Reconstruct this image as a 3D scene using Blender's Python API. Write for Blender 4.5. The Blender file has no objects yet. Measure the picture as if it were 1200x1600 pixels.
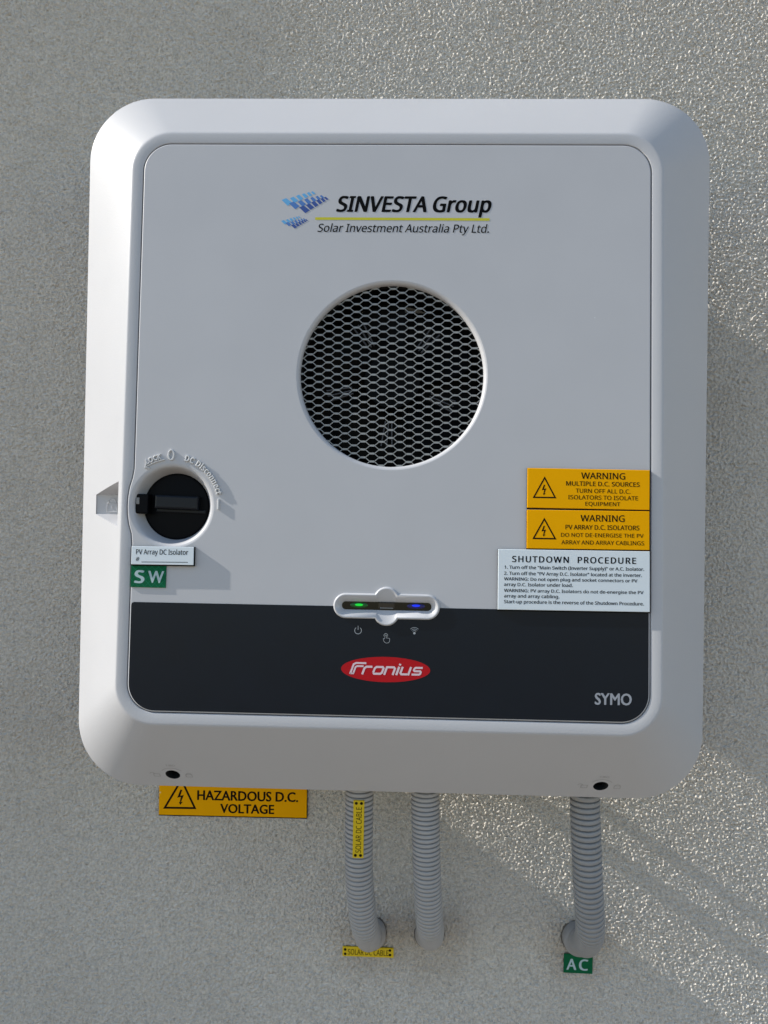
import bpy, bmesh, math, random, os
import numpy as np
from mathutils import Vector, Matrix

random.seed(5)
S = bpy.context.scene
COL = S.collection
R = math.radians

# ------------------------------------------------------------------ camera
# "wall frame" used for all measures: x right, y up, z out of the wall (metres).
# Blender axes: (x, -z, y).
CAM = np.array([0.01329729, -0.06450629, 0.76557006])
CROT = (R(0.60496951), R(1.6478204), R(0.96011988))
FPX = 1201.38


def rot3(a):
    rx, ry, rz = a
    cx, sx, cy, sy, cz, sz = math.cos(rx), math.sin(rx), math.cos(ry), math.sin(ry), math.cos(rz), math.sin(rz)
    Rx = np.array([[1, 0, 0], [0, cx, -sx], [0, sx, cx]])
    Ry = np.array([[cy, 0, sy], [0, 1, 0], [-sy, 0, cy]])
    Rz = np.array([[cz, -sz, 0], [sz, cz, 0], [0, 0, 1]])
    return Rz @ Ry @ Rx


CR = rot3(CROT)
W2B = np.array([[1, 0, 0], [0, 0, -1], [0, 1, 0]], float)
cam_data = bpy.data.cameras.new('camera')
cam = bpy.data.objects.new('camera', cam_data)
COL.objects.link(cam)
cm = Matrix.Identity(4)
rb = W2B @ CR
for i in range(3):
    for j in range(3):
        cm[i][j] = rb[i, j]
    cm[i][3] = (W2B @ CAM)[i]
cam.matrix_world = cm
cam_data.sensor_fit = 'HORIZONTAL'
cam_data.sensor_width = 36.0
cam_data.lens = 36.0 * FPX / 1200.0
cam_data.clip_start = 0.01
cam_data.clip_end = 500
S.camera = cam

# ------------------------------------------------------------------ world, sun, exposure
SUN_SLOPE = 33.5        # angle below the horizontal at which the light runs along the wall
SUN_GRAZE = 4.5         # angle between the light and the wall
sd = np.array([math.cos(R(SUN_SLOPE)) * math.cos(R(SUN_GRAZE)), -math.sin(R(SUN_SLOPE)) * math.cos(R(SUN_GRAZE)), -math.sin(R(SUN_GRAZE))])
sdB = Vector((W2B @ sd).tolist())           # direction the light travels, Blender axes
to_sun = -sdB
world = bpy.data.worlds.new('World')
S.world = world
world.use_nodes = True
wn = world.node_tree
wn.nodes.clear()
sky = wn.nodes.new('ShaderNodeTexSky')
sky.sky_type = 'NISHITA'
sky.sun_disc = False
sky.dust_density = 0.15
sky.air_density = 1.0
sky.sun_elevation = math.asin(to_sun.z)
sky.sun_rotation = math.atan2(to_sun.x, to_sun.y)
bgn = wn.nodes.new('ShaderNodeBackground')
bgn.inputs[1].default_value = 0.135
wo = wn.nodes.new('ShaderNodeOutputWorld')
wn.links.new(sky.outputs[0], bgn.inputs[0])
wn.links.new(bgn.outputs[0], wo.inputs[0])
sun_d = bpy.data.lights.new('sun', 'SUN')
sun_d.energy = 4.4
sun_d.angle = R(0.42)
sun_d.color = (1.0, 0.955, 0.88)
sun = bpy.data.objects.new('sun', sun_d)
sun.rotation_euler = sdB.to_track_quat('-Z', 'Y').to_euler()
COL.objects.link(sun)
S.view_settings.view_transform = 'Standard'
S.view_settings.look = 'None'
S.view_settings.gamma = 1.0
S.view_settings.use_curve_mapping = False
S.view_settings.exposure = 0.30

# ------------------------------------------------------------------ measures of the inverter
W, H, ZO = 0.527, 0.588, 0.115            # outer rim and its distance from the wall
PW, PT, PB = 0.2016, 0.2341, -0.2169      # front panel: half width, top, bottom (wall y)
ZT, ZB = 0.1578, 0.1734                   # panel distance from the wall at top and bottom
TAU = math.atan((ZB - ZT) / (PT - PB))
Z0 = ZT + (PT / (PT - PB)) * (ZB - ZT)
CT, ST = math.cos(TAU), math.sin(TAU)


def F(u, v, n=0.0):
    """panel frame (u right, v up along the panel, n out of it) -> wall frame"""
    return (u, v * CT + n * ST, Z0 - v * ST + n * CT)


def ray(px, py):
    return CR @ np.array([(px - 600) / FPX, (800 - py) / FPX, -1.0])


def on_wall(px, py, z=0.0):
    d = ray(px, py)
    t = (z - CAM[2]) / d[2]
    p = CAM + d * t
    return (float(p[0]), float(p[1]))


def on_panel(px, py, n=0.0):
    d = ray(px, py)
    N = np.array([0, ST, CT])
    P0 = np.array(F(0, 0, n))
    t = np.dot(P0 - CAM, N) / np.dot(d, N)
    p = CAM + d * t - np.array(F(0, 0, 0))
    return (float(p[0]), float(np.dot(p, [0, CT, -ST])))


# ------------------------------------------------------------------ object helpers
def B(p):
    return (p[0], -p[2], p[1])


def tag(o, label=None, cat=None, group=None, kind=None):
    if label: o['label'] = label
    if cat: o['category'] = cat
    if group: o['group'] = group
    if kind: o['kind'] = kind
    return o


def empty(name, p):
    o = bpy.data.objects.new(name, None)
    o.empty_display_size = 0.02
    o.location = B(p)
    COL.objects.link(o)
    return o


def root_loc(o):
    while o is not None and o.parent is not None:
        o = o.parent
    return Vector(o.location) if o is not None else Vector((0, 0, 0))


def obj(name, verts, faces, mat, parent=None, smooth=None, origin=None):
    """verts in the wall frame"""
    off = root_loc(parent) if parent is not None else Vector(B(origin) if origin else (0, 0, 0))
    me = bpy.data.meshes.new(name)
    me.from_pydata([tuple(Vector(B(p)) - off) for p in verts], [], faces)
    me.validate()
    if smooth is not None:
        me.polygons.foreach_set('use_smooth', [True] * len(me.polygons))
        me.set_sharp_from_angle(angle=R(smooth))
    me.materials.append(mat)
    o = bpy.data.objects.new(name, me)
    COL.objects.link(o)
    if parent is not None:
        o.parent = parent
    elif origin:
        o.location = B(origin)
    return o


class MB:
    def __init__(self):
        self.v, self.f = [], []

    def add(self, vs, fs):
        b = len(self.v)
        self.v += [tuple(p) for p in vs]
        self.f += [tuple(b + i for i in f) for f in fs]

    def rings(self, rings, closed=True, cap0=False, cap1=False):
        n = len(rings[0])
        b = len(self.v)
        for r in rings:
            self.v += [tuple(p) for p in r]
        for k in range(len(rings) - 1):
            for i in range(n if closed else n - 1):
                j = (i + 1) % n
                self.f.append((b + k * n + i, b + k * n + j, b + (k + 1) * n + j, b + (k + 1) * n + i))
        if cap0: self.f.append(tuple(b + i for i in reversed(range(n))))
        if cap1: self.f.append(tuple(b + (len(rings) - 1) * n + i for i in range(n)))

    def build(self, name, mat, parent=None, smooth=None, T=None, origin=None):
        v = [T(*p) for p in self.v] if T else self.v
        return obj(name, v, self.f, mat, parent, smooth, origin)


def fixn(o):
    bm = bmesh.new()
    bm.from_mesh(o.data)
    bmesh.ops.recalc_face_normals(bm, faces=bm.faces)
    bm.to_mesh(o.data)
    bm.free()
    return o


# ------------------------------------------------------------------ materials
def lin(r, g, b):
    f = lambda c: (c / 255 / 12.92) if c / 255 <= 0.04045 else ((c / 255 + 0.055) / 1.055) ** 2.4
    return (f(r), f(g), f(b), 1.0)


def mat(name, col, rough=0.5, spec=0.5, vary=0.0, vscale=40.0, bump=0.0, bscale=800.0, bdist=0.0002, specks=0.0, sscale=150.0,
        metal=0.0, emit=None, estr=0.0, rvary=0.0, coat=0.0, speck_col=(0.75, 0.76, 0.76, 1)):
    m = bpy.data.materials.new(name)
    m.use_nodes = True
    nt = m.node_tree
    b = nt.nodes['Principled BSDF']
    b.inputs['Roughness'].default_value = rough
    b.inputs['Specular IOR Level'].default_value = spec
    b.inputs['Metallic'].default_value = metal
    if coat:
        b.inputs['Coat Weight'].default_value = coat
    tc = nt.nodes.new('ShaderNodeTexCoord')
    src = None
    nz = nt.nodes.new('ShaderNodeTexNoise')
    nz.inputs['Scale'].default_value = vscale
    nz.inputs['Detail'].default_value = 5
    nt.links.new(tc.outputs['Object'], nz.inputs['Vector'])
    mx = nt.nodes.new('ShaderNodeMix')
    mx.data_type = 'RGBA'
    c = col
    mx.inputs[6].default_value = tuple(max(0, x * (1 - vary)) for x in c[:3]) + (1,)
    mx.inputs[7].default_value = tuple(min(1, x * (1 + vary)) for x in c[:3]) + (1,)
    nt.links.new(nz.outputs['Fac'], mx.inputs[0])
    out = mx.outputs[2]
    if specks:
        vo = nt.nodes.new('ShaderNodeTexVoronoi')
        vo.inputs['Scale'].default_value = sscale
        nt.links.new(tc.outputs['Object'], vo.inputs['Vector'])
        sep = nt.nodes.new('ShaderNodeSeparateColor')
        nt.links.new(vo.outputs['Color'], sep.inputs[0])
        mr = nt.nodes.new('ShaderNodeMapRange')       # dot radius, only in few cells
        mr.inputs[1].default_value = 1 - specks
        mr.inputs[2].default_value = 1.0
        mr.inputs[3].default_value = 0.0
        mr.inputs[4].default_value = 0.16
        nt.links.new(sep.outputs[0], mr.inputs[0])
        lt = nt.nodes.new('ShaderNodeMath')
        lt.operation = 'LESS_THAN'
        nt.links.new(vo.outputs['Distance'], lt.inputs[0])
        nt.links.new(mr.outputs[0], lt.inputs[1])
        ml = nt.nodes.new('ShaderNodeMath')
        ml.operation = 'MULTIPLY'
        ml.inputs[1].default_value = 0.6
        nt.links.new(lt.outputs[0], ml.inputs[0])
        m2 = nt.nodes.new('ShaderNodeMix')
        m2.data_type = 'RGBA'
        m2.inputs[7].default_value = speck_col
        nt.links.new(ml.outputs[0], m2.inputs[0])
        nt.links.new(out, m2.inputs[6])
        out = m2.outputs[2]
    nt.links.new(out, b.inputs['Base Color'])
    if rvary:
        mr2 = nt.nodes.new('ShaderNodeMapRange')
        mr2.inputs[3].default_value = max(0, rough - rvary)
        mr2.inputs[4].default_value = min(1, rough + rvary)
        nt.links.new(nz.outputs['Fac'], mr2.inputs[0])
        nt.links.new(mr2.outputs[0], b.inputs['Roughness'])
    if bump:
        n2 = nt.nodes.new('ShaderNodeTexNoise')
        n2.inputs['Scale'].default_value = bscale
        n2.inputs['Detail'].default_value = 3
        nt.links.new(tc.outputs['Object'], n2.inputs['Vector'])
        bp = nt.nodes.new('ShaderNodeBump')
        bp.inputs['Strength'].default_value = bump
        bp.inputs['Distance'].default_value = bdist
        nt.links.new(n2.outputs['Fac'], bp.inputs['Height'])
        nt.links.new(bp.outputs[0], b.inputs['Normal'])
    if emit:
        b.inputs['Emission Color'].default_value = emit
        b.inputs['Emission Strength'].default_value = estr
    return m


M = {}
PL = (0.545, 0.545, 0.56, 1)
M['cover'] = mat('light_grey_plastic', PL, rough=0.42, vary=0.035, vscale=14, bump=0.5, bscale=750, bdist=0.0002, rvary=0.05)
M['panel'] = mat('light_grey_panel', PL, rough=0.45, vary=0.045, vscale=18, bump=0.2, bscale=900, bdist=0.0001, specks=0.014, sscale=95, rvary=0.06)
M['fascia'] = mat('charcoal_fascia', (0.0035, 0.0078, 0.0155, 1), rough=0.34, spec=0.26, vary=0.1, specks=0.03, sscale=90, speck_col=(0.09, 0.1, 0.11, 1), rvary=0.06)
M['black'] = mat('black_plastic', (0.003, 0.003, 0.0035, 1), rough=0.6, spec=0.15, vary=0.1, bump=0.2)
M['knob'] = mat('black_switch_plastic', (0.0015, 0.0018, 0.003, 1), rough=0.5, spec=0.12, vary=0.1)
M['handle'] = mat('charcoal_handle_plastic', (0.005, 0.007, 0.011, 1), rough=0.4, spec=0.3, vary=0.1)
M['fan_rib'] = mat('grey_fan_plastic', (0.10, 0.10, 0.11, 1), rough=0.35, vary=0.3)
M['hole'] = mat('hole_shade', (0.03, 0.03, 0.03, 1), rough=0.6, spec=0.2, vary=0.1)  # liner darkened to stand in for the shade inside the screw holes
M['fan'] = mat('dark_fan_plastic', (0.0015, 0.0015, 0.0018, 1), rough=0.5, spec=0.12, vary=0.1)
M['mesh_metal'] = mat('grey_expanded_metal', (0.34, 0.345, 0.335, 1), rough=0.5, vary=0.12, vscale=120, metal=0.35)
M['alu'] = mat('housing_grey', (0.25, 0.25, 0.25, 1), rough=0.5, vary=0.05)
M['conduit'] = mat('grey_conduit_pvc', (0.42, 0.41, 0.40, 1), rough=0.5, vary=0.12, vscale=60, rvary=0.08)
M['conduit_dark'] = mat('weathered_grey_conduit', (0.33, 0.33, 0.33, 1), rough=0.55, vary=0.14, vscale=50, rvary=0.08)
M['contact_shade'] = mat('brown_contact_shade', (0.15, 0.135, 0.115, 1), rough=0.8, vary=0.4, vscale=150)
M['yellow'] = mat('yellow_engraved_plastic', (0.95, 0.44, 0.0, 1), rough=0.6, spec=0.06, vary=0.04, specks=0.05, sscale=110, speck_col=(0.9, 0.8, 0.45, 1))
M['yellow_tag'] = mat('yellow_cable_tag', (0.75, 0.53, 0.02, 1), rough=0.55, spec=0.2, vary=0.08, vscale=90)
M['white_plate'] = mat('white_engraved_plastic', (0.76, 0.83, 0.87, 1), rough=0.4, vary=0.03, specks=0.03, sscale=120)
M['ink'] = mat('black_ink', (0.002, 0.002, 0.002, 1), rough=0.6, spec=0.1, vary=0.1)
M['ink_brown'] = mat('engraved_black', (0.012, 0.006, 0.003, 1), rough=0.7, spec=0.1, vary=0.15)
M['green'] = mat('green_reflective_sticker', (0.0, 0.12, 0.045, 1), rough=0.55, spec=0.15, vary=0.25, vscale=60)
M['sticker_text'] = mat('pale_sticker_text', (0.44, 0.58, 0.60, 1), rough=0.4, vary=0.04)
M['sticker_grid'] = mat('pale_green_grid', (0.01, 0.20, 0.10, 1), rough=0.55, spec=0.15, vary=0.1)
M['rule_yellow'] = mat('yellow_rule_ink', (0.60, 0.56, 0.015, 1), rough=0.5, vary=0.05)
M['blue1'] = mat('sky_blue_ink', (0.13, 0.42, 0.74, 1), rough=0.5, vary=0.08)
M['blue2'] = mat('mid_blue_ink', (0.075, 0.20, 0.52, 1), rough=0.5, vary=0.08)
M['blue3'] = mat('dark_blue_ink', (0.035, 0.085, 0.32, 1), rough=0.5, vary=0.08)
M['red'] = mat('red_badge', (0.50, 0.006, 0.012, 1), rough=0.55, spec=0.2, vary=0.05)
M['badge_text'] = mat('badge_white_ink', (0.78, 0.62, 0.66, 1), rough=0.5, vary=0.03)
M['model_text'] = mat('light_grey_ink', (0.36, 0.38, 0.42, 1), rough=0.5, vary=0.04)
M['icon'] = mat('icon_grey_ink', (0.40, 0.43, 0.45, 1), rough=0.5, vary=0.05)
M['slot'] = mat('smoked_window', (0.003, 0.0025, 0.002, 1), rough=0.2, spec=0.3, vary=0.2, vscale=300)
M['sensor'] = mat('brown_sensor_window', (0.016, 0.010, 0.008, 1), rough=0.25, vary=0.3, vscale=200)
M['led_green'] = mat('green_led', (0.0, 0.3, 0.02, 1), rough=0.3, emit=(0.01, 1.0, 0.05, 1), estr=0.5)
M['led_blue'] = mat('blue_led', (0.0, 0.02, 0.4, 1), rough=0.3, emit=(0.01, 0.03, 1.0, 1), estr=0.62)
M['lens_green'] = mat('dim_green_light_guide', (0.01, 0.07, 0.015, 1), rough=0.2, emit=(0.0, 0.4, 0.02, 1), estr=0.06)
M['lens_blue'] = mat('dim_blue_light_guide', (0.015, 0.012, 0.07, 1), rough=0.2, emit=(0.02, 0.02, 0.5, 1), estr=0.06)
M['indicator'] = mat('light_grey_gloss_plastic', (0.56, 0.56, 0.575, 1), rough=0.3, vary=0.02)
M['groove'] = mat('engraved_mark_grey', (0.40, 0.40, 0.40, 1), rough=0.6, vary=0.05)
M['raised'] = mat('raised_letter_plastic', (0.62, 0.62, 0.62, 1), rough=0.45, vary=0.02)
M['ground'] = mat('concrete_paving', (0.235, 0.19, 0.15, 1), rough=0.85, vary=0.2, vscale=6)

# wall: mineral render
def wall_material():
    m = bpy.data.materials.new('textured_render')
    m.use_nodes = True
    nt = m.node_tree
    b = nt.nodes['Principled BSDF']
    b.inputs['Roughness'].default_value = 0.95
    b.inputs['Specular IOR Level'].default_value = 0.08
    tc = nt.nodes.new('ShaderNodeTexCoord')

    def noise(scale, detail=4, rough=0.6):
        n = nt.nodes.new('ShaderNodeTexNoise')
        n.inputs['Scale'].default_value = scale
        n.inputs['Detail'].default_value = detail
        n.inputs['Roughness'].default_value = rough
        nt.links.new(tc.outputs['Object'], n.inputs['Vector'])
        return n

    def mixc(fac, a, c):
        x = nt.nodes.new('ShaderNodeMix')
        x.data_type = 'RGBA'
        if isinstance(a, tuple): x.inputs[6].default_value = a
        else: nt.links.new(a, x.inputs[6])
        x.inputs[7].default_value = c
        nt.links.new(fac, x.inputs[0])
        return x.outputs[2]

    # pale sand grains and darker ones in the render
    gr = nt.nodes.new('ShaderNodeMapRange')
    gr.inputs[1].default_value = 0.34
    gr.inputs[2].default_value = 0.66
    nt.links.new(noise(330, 3, 0.7).outputs['Fac'], gr.inputs[0])
    base = mixc(gr.outputs[0], (0.61, 0.57, 0.505, 1), (0.85, 0.80, 0.72, 1))
    st = noise(5, 4)
    mr = nt.nodes.new('ShaderNodeMapRange')
    mr.inputs[1].default_value = 0.5
    mr.inputs[2].default_value = 0.75
    mr.inputs[4].default_value = 0.5
    nt.links.new(st.outputs['Fac'], mr.inputs[0])
    c = mixc(mr.outputs[0], base, (0.60, 0.55, 0.48, 1))
    # rusty damp stains round the three conduit holes
    for (px_, py_, rad_) in ((574, 1478, 0.045), (672, 1478, 0.055), (905, 1486, 0.045)):
        sx_, sy_ = on_wall(px_, py_)
        dn = nt.nodes.new('ShaderNodeVectorMath')
        dn.operation = 'DISTANCE'
        dn.inputs[1].default_value = (sx_, 0, sy_)
        nt.links.new(tc.outputs['Object'], dn.inputs[0])
        fo = nt.nodes.new('ShaderNodeMapRange')
        fo.inputs[1].default_value = 0.012
        fo.inputs[2].default_value = rad_
        fo.inputs[3].default_value = 0.75
        fo.inputs[4].default_value = 0.0
        nt.links.new(dn.outputs['Value'], fo.inputs[0])
        mu = nt.nodes.new('ShaderNodeMath')
        mu.operation = 'MULTIPLY'
        nt.links.new(fo.outputs[0], mu.inputs[0])
        nt.links.new(noise(38, 4).outputs['Fac'], mu.inputs[1])
        c = mixc(mu.outputs[0], c, (0.40, 0.32, 0.235, 1))
    dk = noise(330, 1, 0.4)
    mr2 = nt.nodes.new('ShaderNodeMapRange')
    mr2.inputs[1].default_value = 0.74
    mr2.inputs[2].default_value = 0.80
    mr2.inputs[4].default_value = 0.6
    nt.links.new(dk.outputs['Fac'], mr2.inputs[0])
    c = mixc(mr2.outputs[0], c, (0.12, 0.11, 0.10, 1))
    nt.links.new(c, b.inputs['Base Color'])
    bp = nt.nodes.new('ShaderNodeBump')
    bp.inputs['Strength'].default_value = 1.0
    bp.inputs['Distance'].default_value = 0.0042
    nt.links.new(noise(300, 2, 0.55).outputs['Fac'], bp.inputs['Height'])
    nt.links.new(bp.outputs[0], b.inputs['Normal'])
    return m


M['wall'] = wall_material()

# ------------------------------------------------------------------ setting: rendered wall, ground, added sun blockers
WX0, WX1, WY0, WY1 = -0.47, 0.44, -0.61, 0.52
STEP = 0.00090


def build_wall():
    nx = int((WX1 - WX0) / STEP)
    ny = int((WY1 - WY0) / STEP)
    rng = np.random.default_rng(11)
    fx = np.fft.rfftfreq(nx, STEP)[None, :]
    fy = np.fft.fftfreq(ny, STEP)[:, None]
    fr = np.sqrt(fx * fx + fy * fy) + 1e-9

    def band(f0, s):
        g = np.fft.rfft2(rng.standard_normal((ny, nx)))
        g *= np.exp(-(np.log(fr / f0) / s) ** 2)
        h = np.fft.irfft2(g, s=(ny, nx))
        return h / h.std()
    a = band(1 / 0.0046, 0.34)
    b2 = band(1 / 0.0028, 0.28)
    cv = band(1 / 0.0075, 0.45)
    c = band(1 / 0.014, 0.5)
    h = 0.8 * a + 0.7 * b2
    h = np.tanh(h * 0.9) + 0.3 * h           # flattened lumps with tight valleys
    h = 0.00056 * h + 0.00012 * c - 0.0008 * np.exp(-(cv / 0.26) ** 2)     # fine crevices between the lumps
    big = band(1 / 0.25, 0.5)
    h += 0.00015 * big
    xs = WX0 + STEP * np.arange(nx)
    ys = WY0 + STEP * np.arange(ny)
    X, Y = np.meshgrid(xs, ys)
    co = np.empty((ny * nx + 12, 3), np.float32)
    co[:ny * nx, 0] = X.ravel()
    co[:ny * nx, 1] = -h.ravel()
    co[:ny * nx, 2] = Y.ravel()
    x0, x1, y0, y1 = xs[0], xs[-1], ys[0], ys[-1]
    O = [(-2.6, -1.35), (x0, -1.35), (x1, -1.35), (2.6, -1.35), (-2.6, y0), (2.6, y0), (-2.6, y1), (2.6, y1), (-2.6, 1.7), (x0, 1.7), (x1, 1.7), (2.6, 1.7)]
    for i, (x, y) in enumerate(O):
        co[ny * nx + i] = (x, 0.0, y)
    idx = np.arange(ny * nx, dtype=np.int32).reshape(ny, nx)
    q = np.stack([idx[:-1, :-1], idx[:-1, 1:], idx[1:, 1:], idx[1:, :-1]], -1).reshape(-1, 4)
    k = ny * nx
    bl, br, tl, tr = idx[0, 0], idx[0, -1], idx[-1, 0], idx[-1, -1]
    ext = np.array([[k, k + 1, bl, k + 4], [k + 1, k + 2, br, bl], [k + 2, k + 3, k + 5, br], [k + 4, bl, tl, k + 6],
                    [br, k + 5, k + 7, tr], [k + 6, tl, k + 9, k + 8], [tl, tr, k + 10, k + 9], [tr, k + 7, k + 11, k + 10]], np.int32)
    q = np.concatenate([q, ext])
    me = bpy.data.meshes.new('wall')
    me.vertices.add(len(co))
    me.vertices.foreach_set('co', co.ravel())
    me.loops.add(len(q) * 4)
    me.loops.foreach_set('vertex_index', q.ravel())
    me.polygons.add(len(q))
    me.polygons.foreach_set('loop_start', np.arange(len(q), dtype=np.int32) * 4)
    me.polygons.foreach_set('use_smooth', np.ones(len(q), bool))
    me.update(calc_edges=True)
    me.materials.append(M['wall'])
    o = bpy.data.objects.new('wall', me)
    COL.objects.link(o)
    return tag(o, 'grey textured render wall behind the inverter', None, kind='structure')


build_wall()


def box_mb(mb, x0, x1, y0, y1, z0, z1, bev=0.0):
    if bev:
        rings = []
        for (z, i) in ((z0, 0), (z1 - bev, 0), (z1 - bev * 0.3, bev * 0.3), (z1, bev)):
            rings.append([(x0 + i, y0 + i, z), (x1 - i, y0 + i, z), (x1 - i, y1 - i, z), (x0 + i, y1 - i, z)])
        mb.rings(rings, cap0=True, cap1=True)
    else:
        mb.add([(x0, y0, z0), (x1, y0, z0), (x1, y1, z0), (x0, y1, z0), (x0, y0, z1), (x1, y0, z1), (x1, y1, z1), (x0, y1, z1)],
               [(0, 3, 2, 1), (4, 5, 6, 7), (0, 1, 5, 4), (1, 2, 6, 5), (2, 3, 7, 6), (3, 0, 4, 7)])


g = obj('ground', [(-8, -1.35, 9), (8, -1.35, 9), (8, -1.35, -0.05), (-8, -1.35, -0.05)], [(0, 1, 2, 3)], M['ground'])
tag(g, kind='structure')
# added blocks, out of view at left, keep low sun off most of the wall
mb = MB()
box_mb(mb, -1.9, -1.5, -1.35, 1.7, -0.01, 0.132)
tag(mb.build('sun_blocker_far', M['wall']), kind='structure')
mb = MB()
box_mb(mb, -0.80, -0.62, -1.35, -0.325 + 0.62 * math.tan(R(SUN_SLOPE)), -0.01, 0.140)
tag(mb.build('sun_blocker_near', M['wall']), kind='structure')

# ------------------------------------------------------------------ text helper
FONT_FILE = os.path.join(bpy.utils.resource_path('LOCAL'), 'datafiles', 'fonts', 'NotoSansMath-Regular.woff2')   # ships with Blender
try:
    SANS = bpy.data.fonts.load(FONT_FILE)
except Exception:
    SANS = None


def text_mesh(s, bold=0.0, shear=0.0, extrude=0.0, space=1.0, res=3, geo=False, bevel=0.0):
    """list of (x, y, z) and faces of a string in font units, its width and cap height"""
    cu = bpy.data.curves.new('t', 'FONT')
    cu.body = s
    if SANS is not None and not geo: cu.font = SANS
    cu.size = 1.0
    cu.shear = shear
    cu.offset = bold
    cu.extrude = extrude
    cu.bevel_depth = bevel
    cu.bevel_resolution = 1
    cu.space_character = space
    cu.resolution_u = res
    o = bpy.data.objects.new('t', cu)
    COL.objects.link(o)
    dg = bpy.context.evaluated_depsgraph_get()
    dg.update()
    me = bpy.data.meshes.new_from_object(o.evaluated_get(dg))
    vs = [tuple(v.co) for v in me.vertices]
    fs = [tuple(p.vertices) for p in me.polygons]
    bpy.data.objects.remove(o)
    bpy.data.curves.remove(cu)
    bpy.data.meshes.remove(me)
    return vs, fs


CAP = {}


def cap_height(geo=False):
    if geo not in CAP:
        vs, _ = text_mesh('H', geo=geo)
        CAP[geo] = max(v[1] for v in vs)
    return CAP[geo]


def text_box(mb, s, x0, x1, yb, cap, n=0.0, **kw):
    """add string to mb: left edge x0, right edge x1, baseline yb, capital height cap"""
    e = max(0.0, kw.pop('bold', 0.0))       # heavier strokes: thin copies a hair apart
    vs, fs = text_mesh(s, **kw)
    a = min(v[0] for v in vs) - e
    b = max(v[0] for v in vs) + e
    sx = (x1 - x0) / (b - a)
    sy = cap / cap_height(kw.get('geo', False))
    steps = [(0, 0)] if e == 0 else [(-1, -0.4), (1, 0.4), (-0.35, 0.5), (0.35, -0.5)]
    for k_, (ox, oy) in enumerate(steps):
        mb.add([(x0 + (v[0] + ox * e - a) * sx, yb + (v[1] + oy * e) * sy, n + v[2] * sy + k_ * 6e-6) for v in vs], fs)


def stroke(mb, pts, w, n=0.0, closed=False):
    """flat polyline of width w with mitred joints"""
    P = [Vector((p[0], p[1])) for p in pts]
    k = len(P)
    L, Rr = [], []
    for i in range(k):
        if closed:
            d0 = (P[i] - P[i - 1]).normalized()
            d1 = (P[(i + 1) % k] - P[i]).normalized()
        else:
            d0 = (P[i] - P[i - 1]).normalized() if i > 0 else (P[1] - P[0]).normalized()
            d1 = (P[i + 1] - P[i]).normalized() if i < k - 1 else d0
        t = (d0 + d1)
        t = t.normalized() if t.length > 1e-6 else d1
        nn = Vector((-t.y, t.x))
        m = nn.dot(Vector((-d1.y, d1.x)))
        hw = w / 2 / max(m, 0.45)
        L.append(P[i] + nn * hw)
        Rr.append(P[i] - nn * hw)
    b = [(p.x, p.y, n) for p in L] + [(p.x, p.y, n) for p in Rr]
    fs = []
    for i in range(k if closed else k - 1):
        j = (i + 1) % k
        fs.append((i, k + i, k + j, j))
    mb.add(b, fs)


def arc(cx, cy, r, a0, a1, n=16, ry=None):
    ry = r if ry is None else ry
    return [(cx + r * math.cos(R(a0 + (a1 - a0) * i / n)), cy + ry * math.sin(R(a0 + (a1 - a0) * i / n))) for i in range(n + 1)]


def disc(mb, cx, cy, rx, ry, n=0.0, k=40):
    mb.add([(cx + rx * math.cos(2 * math.pi * i / k), cy + ry * math.sin(2 * math.pi * i / k), n) for i in range(k)], [tuple(range(k))])


def poly(mb, pts, n=0.0):
    mb.add([(p[0], p[1], n) for p in pts], [tuple(range(len(pts)))])


# ------------------------------------------------------------------ the inverter
INV = empty('solar_inverter', (0, -0.294, 0.0))
tag(INV, 'large light grey solar inverter with round fan grille and dark lower band on the wall', 'solar inverter')

NC, NL, NS = 14, 56, 6      # points per corner, on the left side, on other sides
SWU, SWV = on_panel(268, 790)


def rloop(hw, yt, yb, r, bump=0.0):
    """rounded rectangle, counter-clockwise from the left of the top-left corner; the left side may bulge round the switch"""
    pts = []

    def corner(cx, cy, a0):
        for i in range(NC + 1):
            a = R(a0 + 90 * i / NC)
            pts.append((cx + r * math.cos(a), cy + r * math.sin(a)))
    corner(-hw + r, yt - r, 90)
    for i in range(1, NL):
        y = (yt - r) + (yb + r - yt + r) * i / NL
        dx = 0.0
        if bump:
            d = abs(y - SWV)
            R0 = 0.0325
            if d < 0.024:
                dx = -bump * min(1.0, (math.sqrt(R0 * R0 - d * d) - math.sqrt(R0 * R0 - 0.024 ** 2)) / (R0 - math.sqrt(R0 * R0 - 0.024 ** 2)) * 1.0)
        pts.append((-hw + dx, y))
    corner(-hw + r, yb + r, 180)
    for i in range(1, NS): pts.append((-hw + r + (2 * hw - 2 * r) * i / NS, yb))
    corner(hw - r, yb + r, 270)
    for i in range(1, NS): pts.append((hw, yb + r + (yt - yb - 2 * r) * i / NS))
    corner(hw - r, yt - r, 0)
    for i in range(1, NS): pts.append((hw - r - (2 * hw - 2 * r) * i / NS, yt))
    return pts


vt, vb = PT / CT, PB / CT       # panel top and bottom in panel v
RIM = 0.0092
BUMP = 0.0046


def seam(off, n):     # loops parallel to the seam, off > 0 outwards, in the panel frame
    return [F(u, v, n) for u, v in rloop(PW + off, vt + off, vb - off, 0.0225 + off, BUMP)]


outer = [(x, y, ZO) for x, y in rloop(W / 2, H / 2, -H / 2, 0.055)]
outer_in = [(x, y, ZO - 0.03) for x, y in rloop(W / 2 - 0.004, H / 2 - 0.004, -H / 2 + 0.004, 0.051)]
crease = [F(u, v, 0) for u, v in rloop(PW + RIM, vt + RIM, vb - RIM, 0.0310)]
rim_in = seam(0.0009, 0.0)


def smin(a, b, k):
    h = max(0.0, min(1.0, 0.5 + 0.5 * (b - a) / k))
    return b * (1 - h) + a * h - k * h * (1 - h)


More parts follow.
